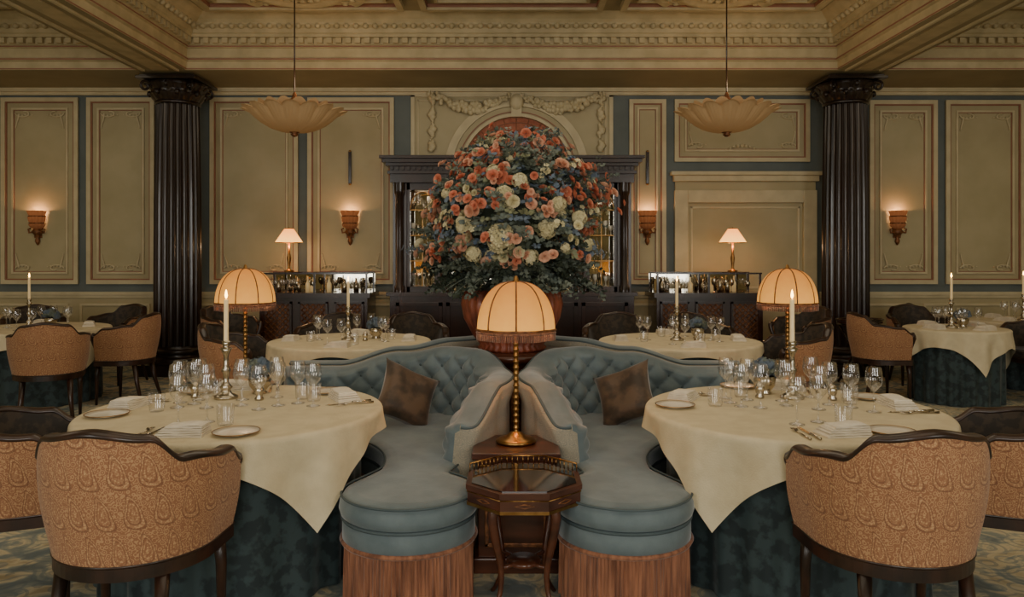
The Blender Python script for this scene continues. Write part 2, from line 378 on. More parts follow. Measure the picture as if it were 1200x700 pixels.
# arch and swags above the cabinet
b=MB('trim_6')
x0,x1,z0,z1=wx(482),wx(718),2.6,wz(110)
b.box(x0,x1,WY-.014,WY,z0,z1,M_cream)
for (w,pr,d) in ((.05,.045,0),(.015,.03,.09)):
    b.box(x0+d,x1-d,WY-pr,WY,z1-w-d,z1-d,M_trim); b.box(x0+d,x0+w+d,WY-pr,WY,z0,z1-d,M_trim); b.box(x1-w-d,x1-d,WY-pr,WY,z0,z1-d,M_trim)
cxa,cza=.06,2.66
def arc(r0,r1,pr,mt):
    n=40;vs=[];fs=[]
    for i in range(n+1):
        a=pi*i/n
        for r,y in ((r0,WY),(r0,WY-pr),(r1,WY-pr),(r1,WY)): vs.append((cxa+r*cos(a),y,cza+r*sin(a)))
    for i in range(n):
        for k in range(3): fs.append((i*4+k,i*4+k+1,i*4+5+k,i*4+4+k))
    b.add(vs,fs,mt)
arc(.0,.73,.016,M_brick); arc(.73,.77,.10,M_trim); arc(.77,.87,.06,M_cream); arc(.87,.91,.10,M_trim); arc(.91,.98,.06,M_trim); arc(.79,.805,.068,M_pink)
for i in range(13):
    a=pi*(i+.5)/13; b.tube([(cxa+.1*cos(a),WY-.02,cza+.1*sin(a)),(cxa+.72*cos(a),WY-.02,cza+.72*sin(a))],.006,M_pink,5)
for r in (.55,.66): b.tube([(cxa+r*cos(pi*i/30),WY-.02,cza+r*sin(pi*i/30)) for i in range(31)],.007,M_pink,5)
b.box(cxa-.07,cxa+.07,WY-.14,WY,cza+.72,cza+1.02,M_trim)
b.ball((cxa,WY-.12,cza+.92),.1,M_trim,8,(1,.7,1.2))
for s in (-1,1):
    P=[(s*.07,3.68),(s*.32,3.56),(s*.62,3.50),(s*.95,3.60),(s*1.17,3.70)]
    pts=catmull([(x,z,0) for x,z in P],.028)
    for i,p in enumerate(pts):
        t=i/len(pts); r=.026+.034*sin(pi*t)
        for k in range(3): b.ball((cxa+p.x+random.uniform(-1,1)*r,WY-.08-random.random()*.04,p.y+random.uniform(-1,1)*r),r*.75,M_trim,6)
    for i in range(28):
        z=3.70-i*.028; r=.035+.018*sin(i*.8)
        b.ball((cxa+s*(1.15+random.uniform(-.02,.02)),WY-.06,z),r,M_trim,6,(1.1,.7,.9))
b.build()

# ------------------------------------------------------------------ columns
def column(x,y):
    b=MB('fluted_column')
    b.box(-.36,.36,-.36,.36,0,.14,M_col)
    b.lathe([(.35,.14),(.36,.17),(.35,.21),(.31,.23),(.305,.26),(.33,.28),(.33,.31),(.29,.33),(.285,.36)],M_col,seg=40)
    def fl(r,z,a,j):
        q=abs(sin(12*a)); return r-.028*(q**.6),z
    b.lathe([(.29,.36),(.29,1.2),(.285,2.2),(.27,3.1),(.262,3.42)],M_col,seg=192,mod=fl)
    b.lathe([(.262,3.42),(.28,3.43),(.28,3.45),(.262,3.46)],M_col,seg=40)
    def lf(r,z,a,j): return r*(1+.07*abs(sin(8*a))*(1 if j%2 else .4)),z
    b.lathe([(.265,3.46),(.29,3.50),(.33,3.55),(.30,3.555),(.31,3.60),(.36,3.66),(.33,3.665),(.34,3.69)],M_col,seg=96,mod=lf)
    for k in range(16):
        a=2*pi*k/16; b.ball((.33*cos(a),.33*sin(a),3.55 if k%2 else 3.65),.035,M_col,6,(1,1,1.2))
    for k in range(4):
        a=pi/4+k*pi/2
        pts=[]
        for i in range(18):
            t=i/17; q=2*pi*1.4*t; r=.075*(1-.8*t); rr=.40-r*cos(q); pts.append((rr*cos(a),rr*sin(a),3.62+r*sin(q)))
        b.tube(pts,.018,M_col,6)
    b.box(-.37,.37,-.37,.37,3.70,3.735,M_col); b.box(-.34,.34,-.34,.34,3.735,BZ-.022,M_col)
    return b.build((x,y,0),bevel=.006)
column(-4.29,9.86); column(4.28,9.86)

# ------------------------------------------------------------------ display cabinet
b=MB('mahogany_display_cabinet')
F=9.93; W=1.58
b.box(-W-.03,W+.03,F-.03,WY-.06,0,.14,M_dark)
b.box(-W,W,F,WY-.06,.14,.98,M_dark)
b.box(-W-.04,W+.04,F-.05,WY-.06,.98,1.03,M_dark)
b.box(-W,W,WY-.14,WY-.09,1.03,2.45,M_dark)
for s in (-1,1):
    for xa,xb in ((.9,1.5),(.3,.85)):
        x0,x1=sorted((s*xa,s*xb)); z0,z1=.22,.9
        for (xx0,xx1,zz0,zz1) in ((x0,x1,z0,z0+.05),(x0,x1,z1-.05,z1),(x0,x0+.05,z0,z1),(x1-.05,x1,z0,z1)): b.box(xx0,xx1,F-.03,F,zz0,zz1,M_dark)
        b.ball(((x0+x1)/2+s*-.2,F-.04,.58),.018,M_brass,8)
    for xa in (1.46,.88): 
        b.box(s*xa-.09,s*xa+.09,F+.06,WY-.14,1.03,2.45,M_dark)
        def fl(r,z,a,j): return r-.006*abs(sin(6*a)),z
        b.lathe([(.065,1.03),(.065,1.1),(.05,1.12),(.05,2.28),(.062,2.30),(.068,2.34),(.068,2.45)],M_dark,c=(s*xa,F+.02,0),seg=48,mod=fl)
    x0,x1=sorted((s*.97,s*1.37))
    b.box(x0,x1,F+.34,F+.35,1.08,2.42,M_mirror)
    b.box(x0,x1,F+.125,F+.13,1.08,2.42,M_pane)
    for (a0,a1,c0,c1) in ((x0,x1,1.03,1.10),(x0,x1,2.36,2.45),(x0,x0+.04,1.03,2.45),(x1-.04,x1,1.03,2.45)): b.box(a0,a1,F+.09,F+.14,c0,c1,M_dark)
    for k in (1,2,3): z=1.10+1.0*k/3; b.box(x0,x1,F+.11,F+.135,z-.006,z+.006,M_brass)
    b.box((x0+x1)/2-.006,(x0+x1)/2+.006,F+.11,F+.135,1.1,2.1,M_brass)
    xm=(x0+x1)/2; b.tube([(xm+.16*cos(pi*i/16),F+.12,2.1+.24*sin(pi*i/16)) for i in range(17)],.008,M_brass,6)
    for z in (1.10,1.43,1.77,2.10):
        b.box(x0,x1,F+.16,F+.34,z-.008,z,M_pane)
        for q in range(5):
            xx=x0+.06+.07*q; yy=F+.22+.04*random.random(); h=.12+.1*random.random()
            b.lathe([(.028,0),(.006,.01),(.006,h*.45),(.026,h*.62),(.03,h*.8),(.024,h)],random.choice([M_silver,M_glass,M_china]),c=(xx,yy,z),seg=10)
b.box(-.79,.79,F+.3,F+.31,1.03,2.42,M_mirror)
for z in (1.45,1.85): b.box(-.79,.79,F+.12,F+.3,z,z+.02,M_pane)
for (pr,z0,z1) in ((0,2.45,2.56),(.03,2.56,2.60),(0,2.60,2.66),(.05,2.66,2.70),(.09,2.70,2.75),(.12,2.75,2.79)):
    b.box(-W-pr,W+pr,F-pr,WY-.06,z0,z1,M_dark)
for i in range(44): x=-W+.03+i*(2*W-.06)/43; b.box(x-.018,x+.018,F-.04,F,2.61,2.655,M_dark)
b.build(bevel=.005)
for s in (-1,1): light('cabinet_display_light','AREA',(s*1.17,F+.24,2.40),2.6,(1,.80,.56),.3,.12)
def bottle(b,x,y,z,h,r,mt): b.lathe([(0,0),(r,0),(r,h*.55),(r*.35,h*.72),(r*.3,h),(0,h)],mt,c=(x,y,z),seg=10)
def goblet(b,x,y,z,h,r,mt): b.lathe([(r*.8,0),(r*.1,.01),(r*.1,h*.45),(r*.8,h*.6),(r,h*.8),(r*.85,h)],mt,c=(x,y,z),seg=10)

def bar(x0,x1):
    b=MB('bar_console'); y0,y1=9.55,10.15
    b.box(x0+.03,x1-.03,y0+.04,y1,0,.1,M_dark); b.box(x0,x1,y0,y1,.1,.98,M_dark); b.box(x0-.04,x1+.04,y0-.05,y1+.02,.98,1.04,M_dark)
    n=3; w=(x1-x0)/n
    for i in range(n):
        a0,a1=x0+i*w+.04,x0+(i+1)*w-.04
        b.box(a0,a1,y0-.012,y0,.2,.93,M_door)
        for (p0,p1,q0,q1) in ((a0,a1,.2,.225),(a0,a1,.905,.93),(a0,a0+.025,.2,.93),(a1-.025,a1,.2,.93)): b.box(p0,p1,y0-.03,y0,q0,q1,M_dark)
        ww=a1-a0; st=.07
        for k in range(-10,int(ww/st)+1):
            for sg in (1,-1):
                pts=[]
                for t in range(0,41):
                    z=.225+.68*t/40; x=(a0+k*st+.68*t/40) if sg>0 else (a1-k*st-.68*t/40)
                    if a0+.025<x<a1-.025: pts.append((x,y0-.018,z))
                if len(pts)>2: b.tube([pts[0],pts[-1]],.007,M_gild,4)
    z0,z1=1.04,1.27
    for xx in (x0+.02,x1-.02,(x0+x1)/2):
        for yy in (y0+.05,y1-.05): b.box(xx-.012,xx+.012,yy-.012,yy+.012,z0,z1,M_dark)
    b.box(x0,x1,y0+.03,y0+.065,z1,z1+.02,M_dark); b.box(x0,x1,y1-.06,y1-.03,z1,z1+.02,M_dark); b.box(x0,x1,y0+.065,y1-.06,z1+.003,z1+.015,M_pane)
    b.box(x0,x1,y1-.05,y1-.04,z0,z1,M_mirror)
    for i in range(44):
        x=x0+.08+random.random()*(x1-x0-.16); y=y0+.12+random.random()*.3
        if random.random()<.6: goblet(b,x,y,z0,.13+.05*random.random(),.035,M_silver if random.random()<.5 else M_glass)
        else: bottle(b,x,y,z0,.16+.05*random.random(),.03,random.choice([M_glass,M_silver,M_wax]))
    return b.build()
bar(-3.14,-1.80); bar(1.80,3.12)

def small_lamp(x,y,z):
    b=MB('table_lamp')
    b.lathe([(0,0),(.06,0),(.065,.02),(.03,.03),(.016,.05),(.02,.12),(.03,.18),(.015,.24),(.012,.4),(0,.4)],M_brass,seg=20)
    b.lathe([(.17,.38),(.12,.46),(.055,.56)],M_shade2,seg=96,mod=lambda r,z,a,j:(r*(1+.025*sin(32*a)),z))
    for r,zz in ((.17,.38),(.055,.56)): b.tube([(r*cos(t*pi/16),r*sin(t*pi/16),zz) for t in range(32)],.005,M_brass,6,closed=True)
    b.tube([(0,0,.4),(0,0,.58)],.004,M_brass,6)
    b.build((x,y,z)); light('lamp_bulb','POINT',(x,y,z+.35),7,(1,.64,.34),.05)
small_lamp(-2.86,9.85,1.29); small_lamp(2.83,9.85,1.29)

def sconce(x,z):
    b=MB('wall_sconce')
    def pl(r,zz,a,j): return r*(1+.12*abs(sin(7*a))),zz
    b.lathe([(.04,-.08),(.085,-.05),(.10,-.02),(.085,.0),(.10,.03),(.108,.08),(.095,.10),(.108,.13),(.12,.17)],M_sconce,c=(0,-.02,0),seg=56,mod=pl,a0=pi,a1=2*pi)
    for zz,r in ((.0,.1),(.095,.108)): b.tube([(r*cos(a),-.02+r*sin(a),zz) for a in [pi+pi*i/16 for i in range(17)]],.009,M_gild,6)
    b.lathe([(.004,-.30),(.02,-.28),(.035,-.24),(.022,-.2),(.05,-.15),(.08,-.12),(.06,-.09),(.05,-.07)],M_gild,c=(0,-.02,0),seg=24,a0=pi,a1=2*pi)
    b.box(-.05,.05,-.02,0,-.2,.12,M_gild)
    for s in (-1,1): b.tube([(s*.05,-.05,-.12),(s*.1,-.05,-.13),(s*.11,-.05,-.08),(s*.08,-.05,-.07)],.012,M_gild,6)
    b.ball((0,-.065,.10),.028,M_flame2,8)
    b.build((x,WY-.013,z)); light('sconce_bulb','POINT',(x,WY-.11,z+.15),2.9,(1,.54,.26),.03)
for p in (46,411,758,1050): sconce(wx(p),wz(262))
for p in (411,758):
    b=MB('picture_light'); b.box(-.02,.02,-.05,-.02,-.22,.22,M_dark); b.box(-.012,.012,-.02,0,-.1,.1,M_dark); b.ball((0,-.035,.22),.02,M_brass,8); b.ball((0,-.035,-.22),.02,M_brass,8)
    b.build((wx(p),WY-.013,wz(197)),bevel=.004)

# ------------------------------------------------------------------ chandeliers
def chandelier(x,y,z):
    b=MB('pendant_chandelier')
    def md(r,zz,a,j):
        q=abs(sin(8*a))**.7; k=min(1,(r/.48)); rib=abs(sin(40*a))
        return r*(1-.10*k+.17*q*k-.012*rib*k),zz+.04*q*k*k-.02*k
    prof=[(.0,-.215),(.08,-.21),(.17,-.195),(.26,-.165),(.34,-.12),(.40,-.07),(.445,-.028),(.475,.0),(.50,.016),(.53,.012)]
    b.lathe(prof,M_bowl,seg=400,mod=md)
    def md2(r,zz,a,j):
        q=abs(cos(8*a)); k=min(1,(r/.4))**1.5
        return r*(1+.10*q*k),zz+.05*q*k*k
    b.lathe([(.10,.0),(.22,-.03),(.31,-.0),(.36,.03),(.38,.055)],M_bowl,seg=224,mod=md2)
    b.lathe([(0,-.265),(.02,-.26),(.045,-.24),(.03,-.23),(.07,-.205)],M_gild,seg=16)
    b.lathe([(.10,.0),(.13,.05),(.10,.09),(.07,.12),(.03,.16),(.02,.2),(.01,.22)],M_gild,seg=28)
    b.tube([(0,0,.2),(0,0,CZ-z-.05)],.008,M_dark,8)
    b.lathe([(.012,CZ-z-.12),(.05,CZ-z-.08),(.07,CZ-z-.03)],M_gild,seg=16)
    b.build((x,y,z))
    c=MB('ceiling_rose'); 
    c.lathe([(.03,-.05),(.2,-.055),(.24,-.03),(.42,-.03),(.46,-.06),(.52,-.06),(.56,-.02),(.72,-.02),(.76,-.045),(.82,0)],M_ceiltrim,seg=72,mod=lambda r,zz,a,j:(r*(1+.02*abs(sin(12*a))),zz))
    for k in range(24): a=2*pi*k/24; c.ball((.34*cos(a),.34*sin(a),-.035),.045,M_ceiltrim,6,(1,1,.5)); c.ball((.64*cos(a),.64*sin(a),-.03),.04,M_ceiltrim,6,(1,1,.5))
    c.build((x,y,CZ)); light('chandelier_bulb','POINT',(x+.22,y,z+.10),9,(1,.74,.46),.12)
chandelier(-2.35,8.3,3.05); chandelier(2.32,8.3,3.05)

# ------------------------------------------------------------------ tables
def round_table(cx,cy,R=.69,half=.80,rot=0,skirt=.60,H=.752):
    b=MB('round_dining_table')
    def sk(u,v):
        a=2*pi*u; z=.73*(1-v)+.006*v; r=skirt+(.018*v)*sin(22*a+2*sin(3*a))-.006*v
        return (r*cos(a),r*sin(a),z)
    b.grid(sk,220,14,M_skirt,closeu=True)
    b.lathe([(0,.70),(R-.01,.70),(R-.01,.745)],M_dark,seg=48)
    ph=random.random()*6
    def cl(u,v):
        x=(2*u-1)*half; y=(2*v-1)*half; r=math.hypot(x,y); a=math.atan2(y,x)
        if r<=R: X,Y,Z=x,y,H
        else:
            d=r-R; br=.02
            if d<br*pi/2: q=d/br; rr=R+br*sin(q); z=H-br*(1-cos(q))
            else: dd=d-br*pi/2; w=min(1,dd/.15); rr=R+br+dd*.05+w*.02*sin(9*a+ph)+w*.012*sin(17*a+2*ph); z=H-br-dd*.985
            X,Y,Z=rr*cos(a),rr*sin(a),z
        ca,sa=cos(rot),sin(rot)
        return (X*ca-Y*sa,X*sa+Y*ca,Z)
    b.grid(cl,150,150,M_cloth)
    return b.build((cx,cy,0))
TL=(-1.35,3.75); TR=(1.37,3.75); ML=(-1.43,6.8); MR=(1.48,6.8); FL=(-4.95,8.0); FR=(4.62,8.0); FR2=(6.0,8.95)
round_table(*TL,rot=.02); round_table(*TR,rot=-.02); round_table(*ML,half=.76); round_table(*MR,half=.76)
round_table(*FL,R=.68,half=.84,skirt=.60,rot=.3); round_table(*FR,R=.48,half=.66,skirt=.44,rot=.75); round_table(*FR2,R=.6,half=.8,skirt=.55,rot=.3)
round_table(-6.6,9.1,R=.6,half=.8,skirt=.55,rot=.3)

TZ=.7525
def mk_wine():
    b=MB('wine_glass'); b.lathe([(0,.002),(.034,.001),(.034,.004),(.008,.008),(.004,.02),(.004,.095),(.012,.105),(.034,.13),(.041,.16),(.037,.195),(.033,.215)],M_glass,seg=24); return b
def mk_tumbler():
    b=MB('water_tumbler'); b.lathe([(0,.004),(.03,.0),(.034,.01),(.038,.09)],M_glass,seg=20,mod=lambda r,z,a,j:(r*(1+.03*abs(sin(6*a))),z)); return b
def mk_plate():
    b=MB('side_plate'); b.lathe([(0,.006),(.06,.006),(.065,.004),(.045,0),(.055,0),(.095,.012),(.097,.015),(.068,.009),(.06,.008),(0,.008)],M_china,seg=40)
    b.tube([(.096*cos(t*pi/20),.096*sin(t*pi/20),.014) for t in range(40)],.002,M_brass,6,closed=True); return b
def mk_napkin():
    b=MB('folded_napkin')
    for k in range(5):
        s=1-.06*k
        def top(u,v,k=k,s=s): return (.20*(u-.5)*s+.005*k,.12*(v-.5)*s,.007+.009*k+.010*max(0,sin(pi*u)*sin(pi*v))**.5+.003*sin(5*u+k))
        b.grid(top,14,8,M_linen)
        b.box(-.10*s+.005*k,.10*s+.005*k,-.06*s,.06*s,.0+.009*k,.007+.009*k,M_linen)
    return b
def mk_candle():
    b=MB('candlestick')
    b.lathe([(0,0),(.06,0),(.062,.012),(.045,.022),(.03,.03),(.022,.045),(.034,.06),(.02,.075),(.013,.09),(.016,.13),(.024,.15),(.014,.17),(.012,.22),(.018,.24),(.03,.262),(.014,.268),(.018,.28),(.022,.30),(.014,.302)],M_silver,seg=28)
    b.lathe([(.0115,.295),(.0125,.30),(.0115,.515),(.006,.52),(0,.521)],M_wax,seg=16)
    b.lathe([(0,.522),(.006,.53),(.008,.54),(.004,.562),(0,.572)],M_flame,seg=10)
    return b
def mk_fork():
    b=MB('dinner_fork'); b.tube([(0,-.1,.006),(0,-.04,.005),(0,.03,.006),(0,.05,.009)],[.006,.004,.003,.009],M_silver,6)
    for k in (-1.5,-.5,.5,1.5): b.tube([(k*.005,.05,.006),(k*.005,.095,.008)],.0018,M_silver,5)
    return b
def mk_knife():
    b=MB('dinner_knife'); b.tube([(0,-.11,.007),(0,-.01,.007)],[.007,.005],M_silver,8); b.box(-.008,.008,-.01,.11,.002,.0045,M_silver); b.tube([(0,.105,.004),(0,.125,.004)],[.004,.001],M_silver,6); return b
def mk_shaker():
    b=MB('salt_shaker'); b.lathe([(0,0),(.022,0),(.024,.01),(.016,.02),(.024,.04),(.025,.055),(.018,.07),(.01,.08),(0,.083)],M_silver,seg=20); return b
protos={}; taken=[]
RAD={'wine':.045,'tumbler':.04,'plate':.10,'napkin':.10,'candle':.065,'fork':.012,'knife':.012,'shaker':.03,'posy':.11}
MK={'wine':mk_wine,'tumbler':mk_tumbler,'plate':mk_plate,'napkin':mk_napkin,'candle':mk_candle,'fork':mk_fork,'knife':mk_knife,'shaker':mk_shaker}
def free(x,y,r): return all((x-a)**2+(y-c)**2>(r+q)**2 for a,c,q in taken)
def place(kind,x,y,rot=0,z=TZ):
    r=RAD[kind]
    if not free(x,y,r):
        ok=False
        for k in range(60):
            d=.01+.0025*k; a=k*2.4; xx,yy=x+d*cos(a),y+d*sin(a)
            if free(xx,yy,r): x,y=xx,yy; ok=True; break
        if not ok: return
    taken.append((x,y,r))
    if kind in ('fork','knife'):
        for t in (-.07,.07): taken.append((x-sin(rot)*t,y+cos(rot)*t,.02))
    if kind not in protos: protos[kind]=MK[kind]().build((x,y,z),rot); return
    inst(protos[kind],(x,y,z),rot)

def floret(b,c,n,r,mt,k=4):
    n=Vector(n).normalized(); t=n.orthogonal().normalized(); q=n.cross(t); a0=random.random()*6
    c=Vector(c)
    for i in range(k):
        a=a0+2*pi*i/k; d=t*cos(a)+q*sin(a); e=t*cos(a+.55)+q*sin(a+.55); g=t*cos(a-.55)+q*sin(a-.55)
        b.add([c,c+g*r*.8+n*r*.25,c+d*r+n*r*.1,c+e*r*.8+n*r*.25],[(0,1,2,3)],mt)
def hydrangea(b,c,n,R,mt,k=46):
    n=Vector(n).normalized(); c=Vector(c)
    b.ball(c,R*.75,mt,8)
    for i in range(k):
        d=Vector((random.gauss(0,1),random.gauss(0,1),random.gauss(0,1))).normalized()
        if d.dot(n)<-.35: d=-d
        floret(b,c+d*R*random.uniform(.82,1.03),d,R*.3,mt)
def rose(b,c,n,R,mt):
    n=Vector(n).normalized(); t=n.orthogonal().normalized(); q=n.cross(t); c=Vector(c)
    for ring,(k,r0,op) in enumerate(((3,.35,.15),(4,.6,.45),(5,.85,.8),(6,1.0,1.25))):
        a0=random.random()*6
        for i in range(k):
            a=a0+2*pi*i/k; hw=pi/k*1.25; vs=[]
            for v in (0,.5,1):
                for u in (-1,0,1):
                    aa=a+u*hw*(.5+.5*v)*(.75 if v==1 else 1); rad=R*r0*(.25+.75*v)*(1 if v<1 else 1+.12*op); h=R*(.1+.75*v*(1.1-op*.55))*(1-.08*abs(u))
                    d=t*cos(aa)+q*sin(aa); vs.append(c+d*rad+n*h)
            b.add(vs,[(0,1,4,3),(1,2,5,4),(3,4,7,6),(4,5,8,7)],mt,True)
def sprig(b,c,n,L,mt,w=.028,k=5,dr=.25):
    n=Vector(n).normalized(); c=Vector(c); t=n.orthogonal().normalized()
    droop=Vector((0,0,-dr*L))
    side=n.cross(Vector((0,0,1)))
    if side.length<.1: side=t
    side.normalize(); 
    for i in range(k):
        s=(i+1)/k; p=c+n*L*s+droop*s*s
        for sg in (-1,1):
            d=(side*sg*cos(.6)+n*.6+Vector((random.uniform(-.5,.5),random.uniform(-.5,.5),random.uniform(-.5,.5)))).normalized()
            l=w*2.0*(1.15-.5*s); up=d.cross(n); 
            if up.length<.05: up=t
            up.normalize(); wv=up*w*.5
            b.add([p,p+d*l*.5+wv,p+d*l,p+d*l*.5-wv],[(0,1,2,3)],mt)
def posy():
    b=MB('posy_bowl')
    b.lathe([(0,0),(.038,0),(.042,.008),(.033,.015),(.055,.045),(.06,.08),(.052,.095)],M_silver,seg=20)
    for i in range(15):
        d=Vector((random.gauss(0,1),random.gauss(0,1),abs(random.gauss(0,.7))+.2)).normalized()
        hydrangea(b,Vector((0,0,.105))+d*.06,d,.033,random.choice([M_bluef,M_bluef,M_green,M_bluef]),30)
    for i in range(18):
        a=random.random()*6.28; sprig(b,(0,0,.10),(cos(a),sin(a),.8),.08,M_green,.02,3)
    return b
pz=None
def place_posy(x,y):
    global pz
    taken.append((x,y,.11))
    if pz is None: pz=posy().build((x,y,TZ))
    else: inst(pz,(x,y,TZ),random.random()*6)
def setting(cx,cy,ang,R=.54,full=True,nglass=3):
    ca,sa=cos(ang),sin(ang)
    def loc(r,t): return (cx+ca*r-sa*t, cy+sa*r+ca*t)
    rot=ang+pi/2
    x,y=loc(R,.0); place('napkin',x,y,rot+random.uniform(-.15,.15))
    if full:
        x,y=loc(R-.02,.22); place('plate',x,y)
        x,y=loc(R-.01,-.135); place('knife',x,y,rot)
        x,y=loc(R+.0,-.175); place('fork',x,y,rot)
    for k in range(nglass):
        x,y=loc(R-.19-.05*(k%2),-.12+.11*k+random.uniform(-.01,.01)); place('wine' if k%3!=2 else 'tumbler',x,y)
for (T,sg) in ((TL,-1),(TR,1)):
    cx,cy=T
    x=-1.50 if sg<0 else 1.47
    place('candle',x,4.03); place_posy(x+ (.13 if sg<0 else -.10),4.17); place('shaker',x-.17,4.05); place('shaker',x+.19,3.98)
    angs=(-pi/2-.05,pi/2+.25,pi-.1,.5) if sg<0 else (-pi/2+.02,pi/2-.25,.1,pi-.5)
    for a in angs: setting(cx,cy,a)
    for dx,dy in ((-.25,.12),(-.15,.02),(.22,.10),(.12,-.02),(.0,.08),(-.3,.22),(.3,.2)): place('wine' if dx<.25 else 'tumbler',cx+dx,cy+dy)
for (cx,cy) in (ML,MR):
    place('candle',cx-.02,cy+.0); place('shaker',cx+.14,cy-.05); place_posy(cx+.2,cy+.15)
    for a in (-pi/2,pi/2,0,pi): setting(cx,cy,a,R=.52,full=False,nglass=3)
for (cx,cy,r) in (FL+(.48,),FR+(.32,),FR2+(.4,)):
    place('candle',cx-.06,cy-.03); place_posy(cx+.11,cy+.06)
    for a in (-pi/2,pi/2,0,pi): setting(cx,cy,a+.4,R=r,full=False,nglass=2)

# ------------------------------------------------------------------ dining chair
def mk_chair():
    b=MB('dining_chair'); R=.255; ST=.16; half=R*pi/2+ST; SB=.44
    def path(s):
        sg=1 if s>=0 else -1; q=abs(s)
        if q<R*pi/2: a=q/R; return (sg*R*sin(a),-R*cos(a)),(sg*sin(a),-cos(a))
        return (sg*R,(q-R*pi/2)),(sg,0)
    def top(s):
        q=abs(s); z=.90-.025*smooth(0,.15,q)-.085*smooth(.15,.24,q)-.025*smooth(.27,.42,q)
        z-= .06*smooth(half-.10,half,q); return z
    def P(s,z,off):
        (x,y),(nx,ny)=path(s); fl=off+.05*smooth(.40,.88,z)
        return (x+nx*fl,y+ny*fl,z)
    n=90
    b.grid(lambda u,v:P((2*u-1)*half,SB+(top((2*u-1)*half)-SB)*v,.028+.014*sin(pi*v)),n,10,M_fab)
    b.grid(lambda u,v:P((2*u-1)*half,SB+.01+(top((2*u-1)*half)-SB-.01)*v,-.03-.012*sin(pi*v)),n,10,M_inner)
    for s in (-half,half): b.grid(lambda u,v,s=s:P(s,SB+(top(s)-SB)*v,-.03+.058*u),2,6,M_fab)
    def rail(u,v):
        s=(2*u-1)*half; a=2*pi*v; z=top(s)
        return P(s,z+.004+.016*sin(a),.0+.034*cos(a))
    b.grid(lambda v,u:rail(u,v),12,n,M_chairwood,closeu=True)
    for s in (-1,1):
        q=s*half; (x,y),_=path(q); b.tube([P(q,top(q),0),(x+s*.03,y+.02,top(q)-.02),(x+s*.025,y+.03,.67),(x+s*.0,y+.0,.55),(x,y,.42)],[.034,.03,.022,.022,.026],M_chairwood,10)
    out=[path(-half+2*half*i/40)[0] for i in range(41)]
    out=[(x*1.11,y*1.11) for x,y in out]; out+= [(.18,.22),(0,.24),(-.18,.22)]
    b.prism(out,.395,.45,M_chairwood)
    cu=[(x*.84,y*.84) for x,y in out]
    b.prism(cu,.445,.51,M_inner); b.prism([(x*.96,y*.96) for x,y in cu],.51,.525,M_inner)
    b.tube([(x,y,.505) for x,y in cu],.012,M_inner,6,closed=True)
    b.tube([(x*1.0,y*1.0,.446) for x,y in out],.006,M_chairwood,5,closed=True)
    for s in (-1,1):
        b.tube([(s*.23,.16,.40),(s*.235,.17,.30),(s*.235,.175,.0)],[.026,.022,.013],M_chairwood,10)
        b.tube([(s*.18,-.18,.40),(s*.19,-.21,.22),(s*.215,-.27,.0)],[.026,.021,.015],M_chairwood,10)
    return b
chair=None
def dchair(x,y,face):
    global chair
    if chair is None: chair=mk_chair().build((x,y,0),face-pi/2); return
    inst(chair,(x,y,0),face-pi/2)
D=math.radians
dchair(-1.39,2.87,D(87)); dchair(1.40,2.87,D(93))
dchair(-2.11,3.34,D(24)); dchair(2.13,3.34,D(156))
dchair(-2.38,6.7,D(0)); dchair(2.44,6.7,D(180)); dchair(-1.85,7.72,D(-110)); dchair(-.98,7.75,D(-75)); dchair(1.05,7.75,D(-105)); dchair(1.9,7.72,D(-70))
dchair(-4.22,7.0,D(115)); dchair(-4.0,7.95,D(180)); dchair(-4.7,9.1,D(-110)); dchair(-6.0,7.7,D(20)); dchair(-5.6,9.0,D(-60))
dchair(3.85,8.0,D(0)); dchair(4.75,9.0,D(-95)); dchair(5.45,8.05,D(180)); dchair(6.3,7.9,D(110)); dchair(5.2,9.4,D(-20)) 
dchair(3.3,8.8,D(-160)); dchair(-3.25,8.9,D(-20))

b=MB('tray_stand')
b.prism([(.26*cos(a)*1.0,.18*sin(a)) for a in [2*pi*i/24 for i in range(24)]],.72,.74,M_dark)
b.tube([(.26*cos(a),.18*sin(a),.76) for a in [2*pi*i/24 for i in range(24)]],.012,M_dark,6,closed=True)
for s in (-1,1):
    for y in (-.12,.12): b.tube([(s*.2,y,0.01),(-s*.2,y,.71)],.014,M_dark,6)
    b.tube([(s*.17,-.12,.06),(s*.17,.12,.06)],.01,M_dark,6); b.tube([(s*.2,-.14,.70),(s*.2,.14,.70)],.012,M_dark,6)
b.build((4.05,8.95,0))

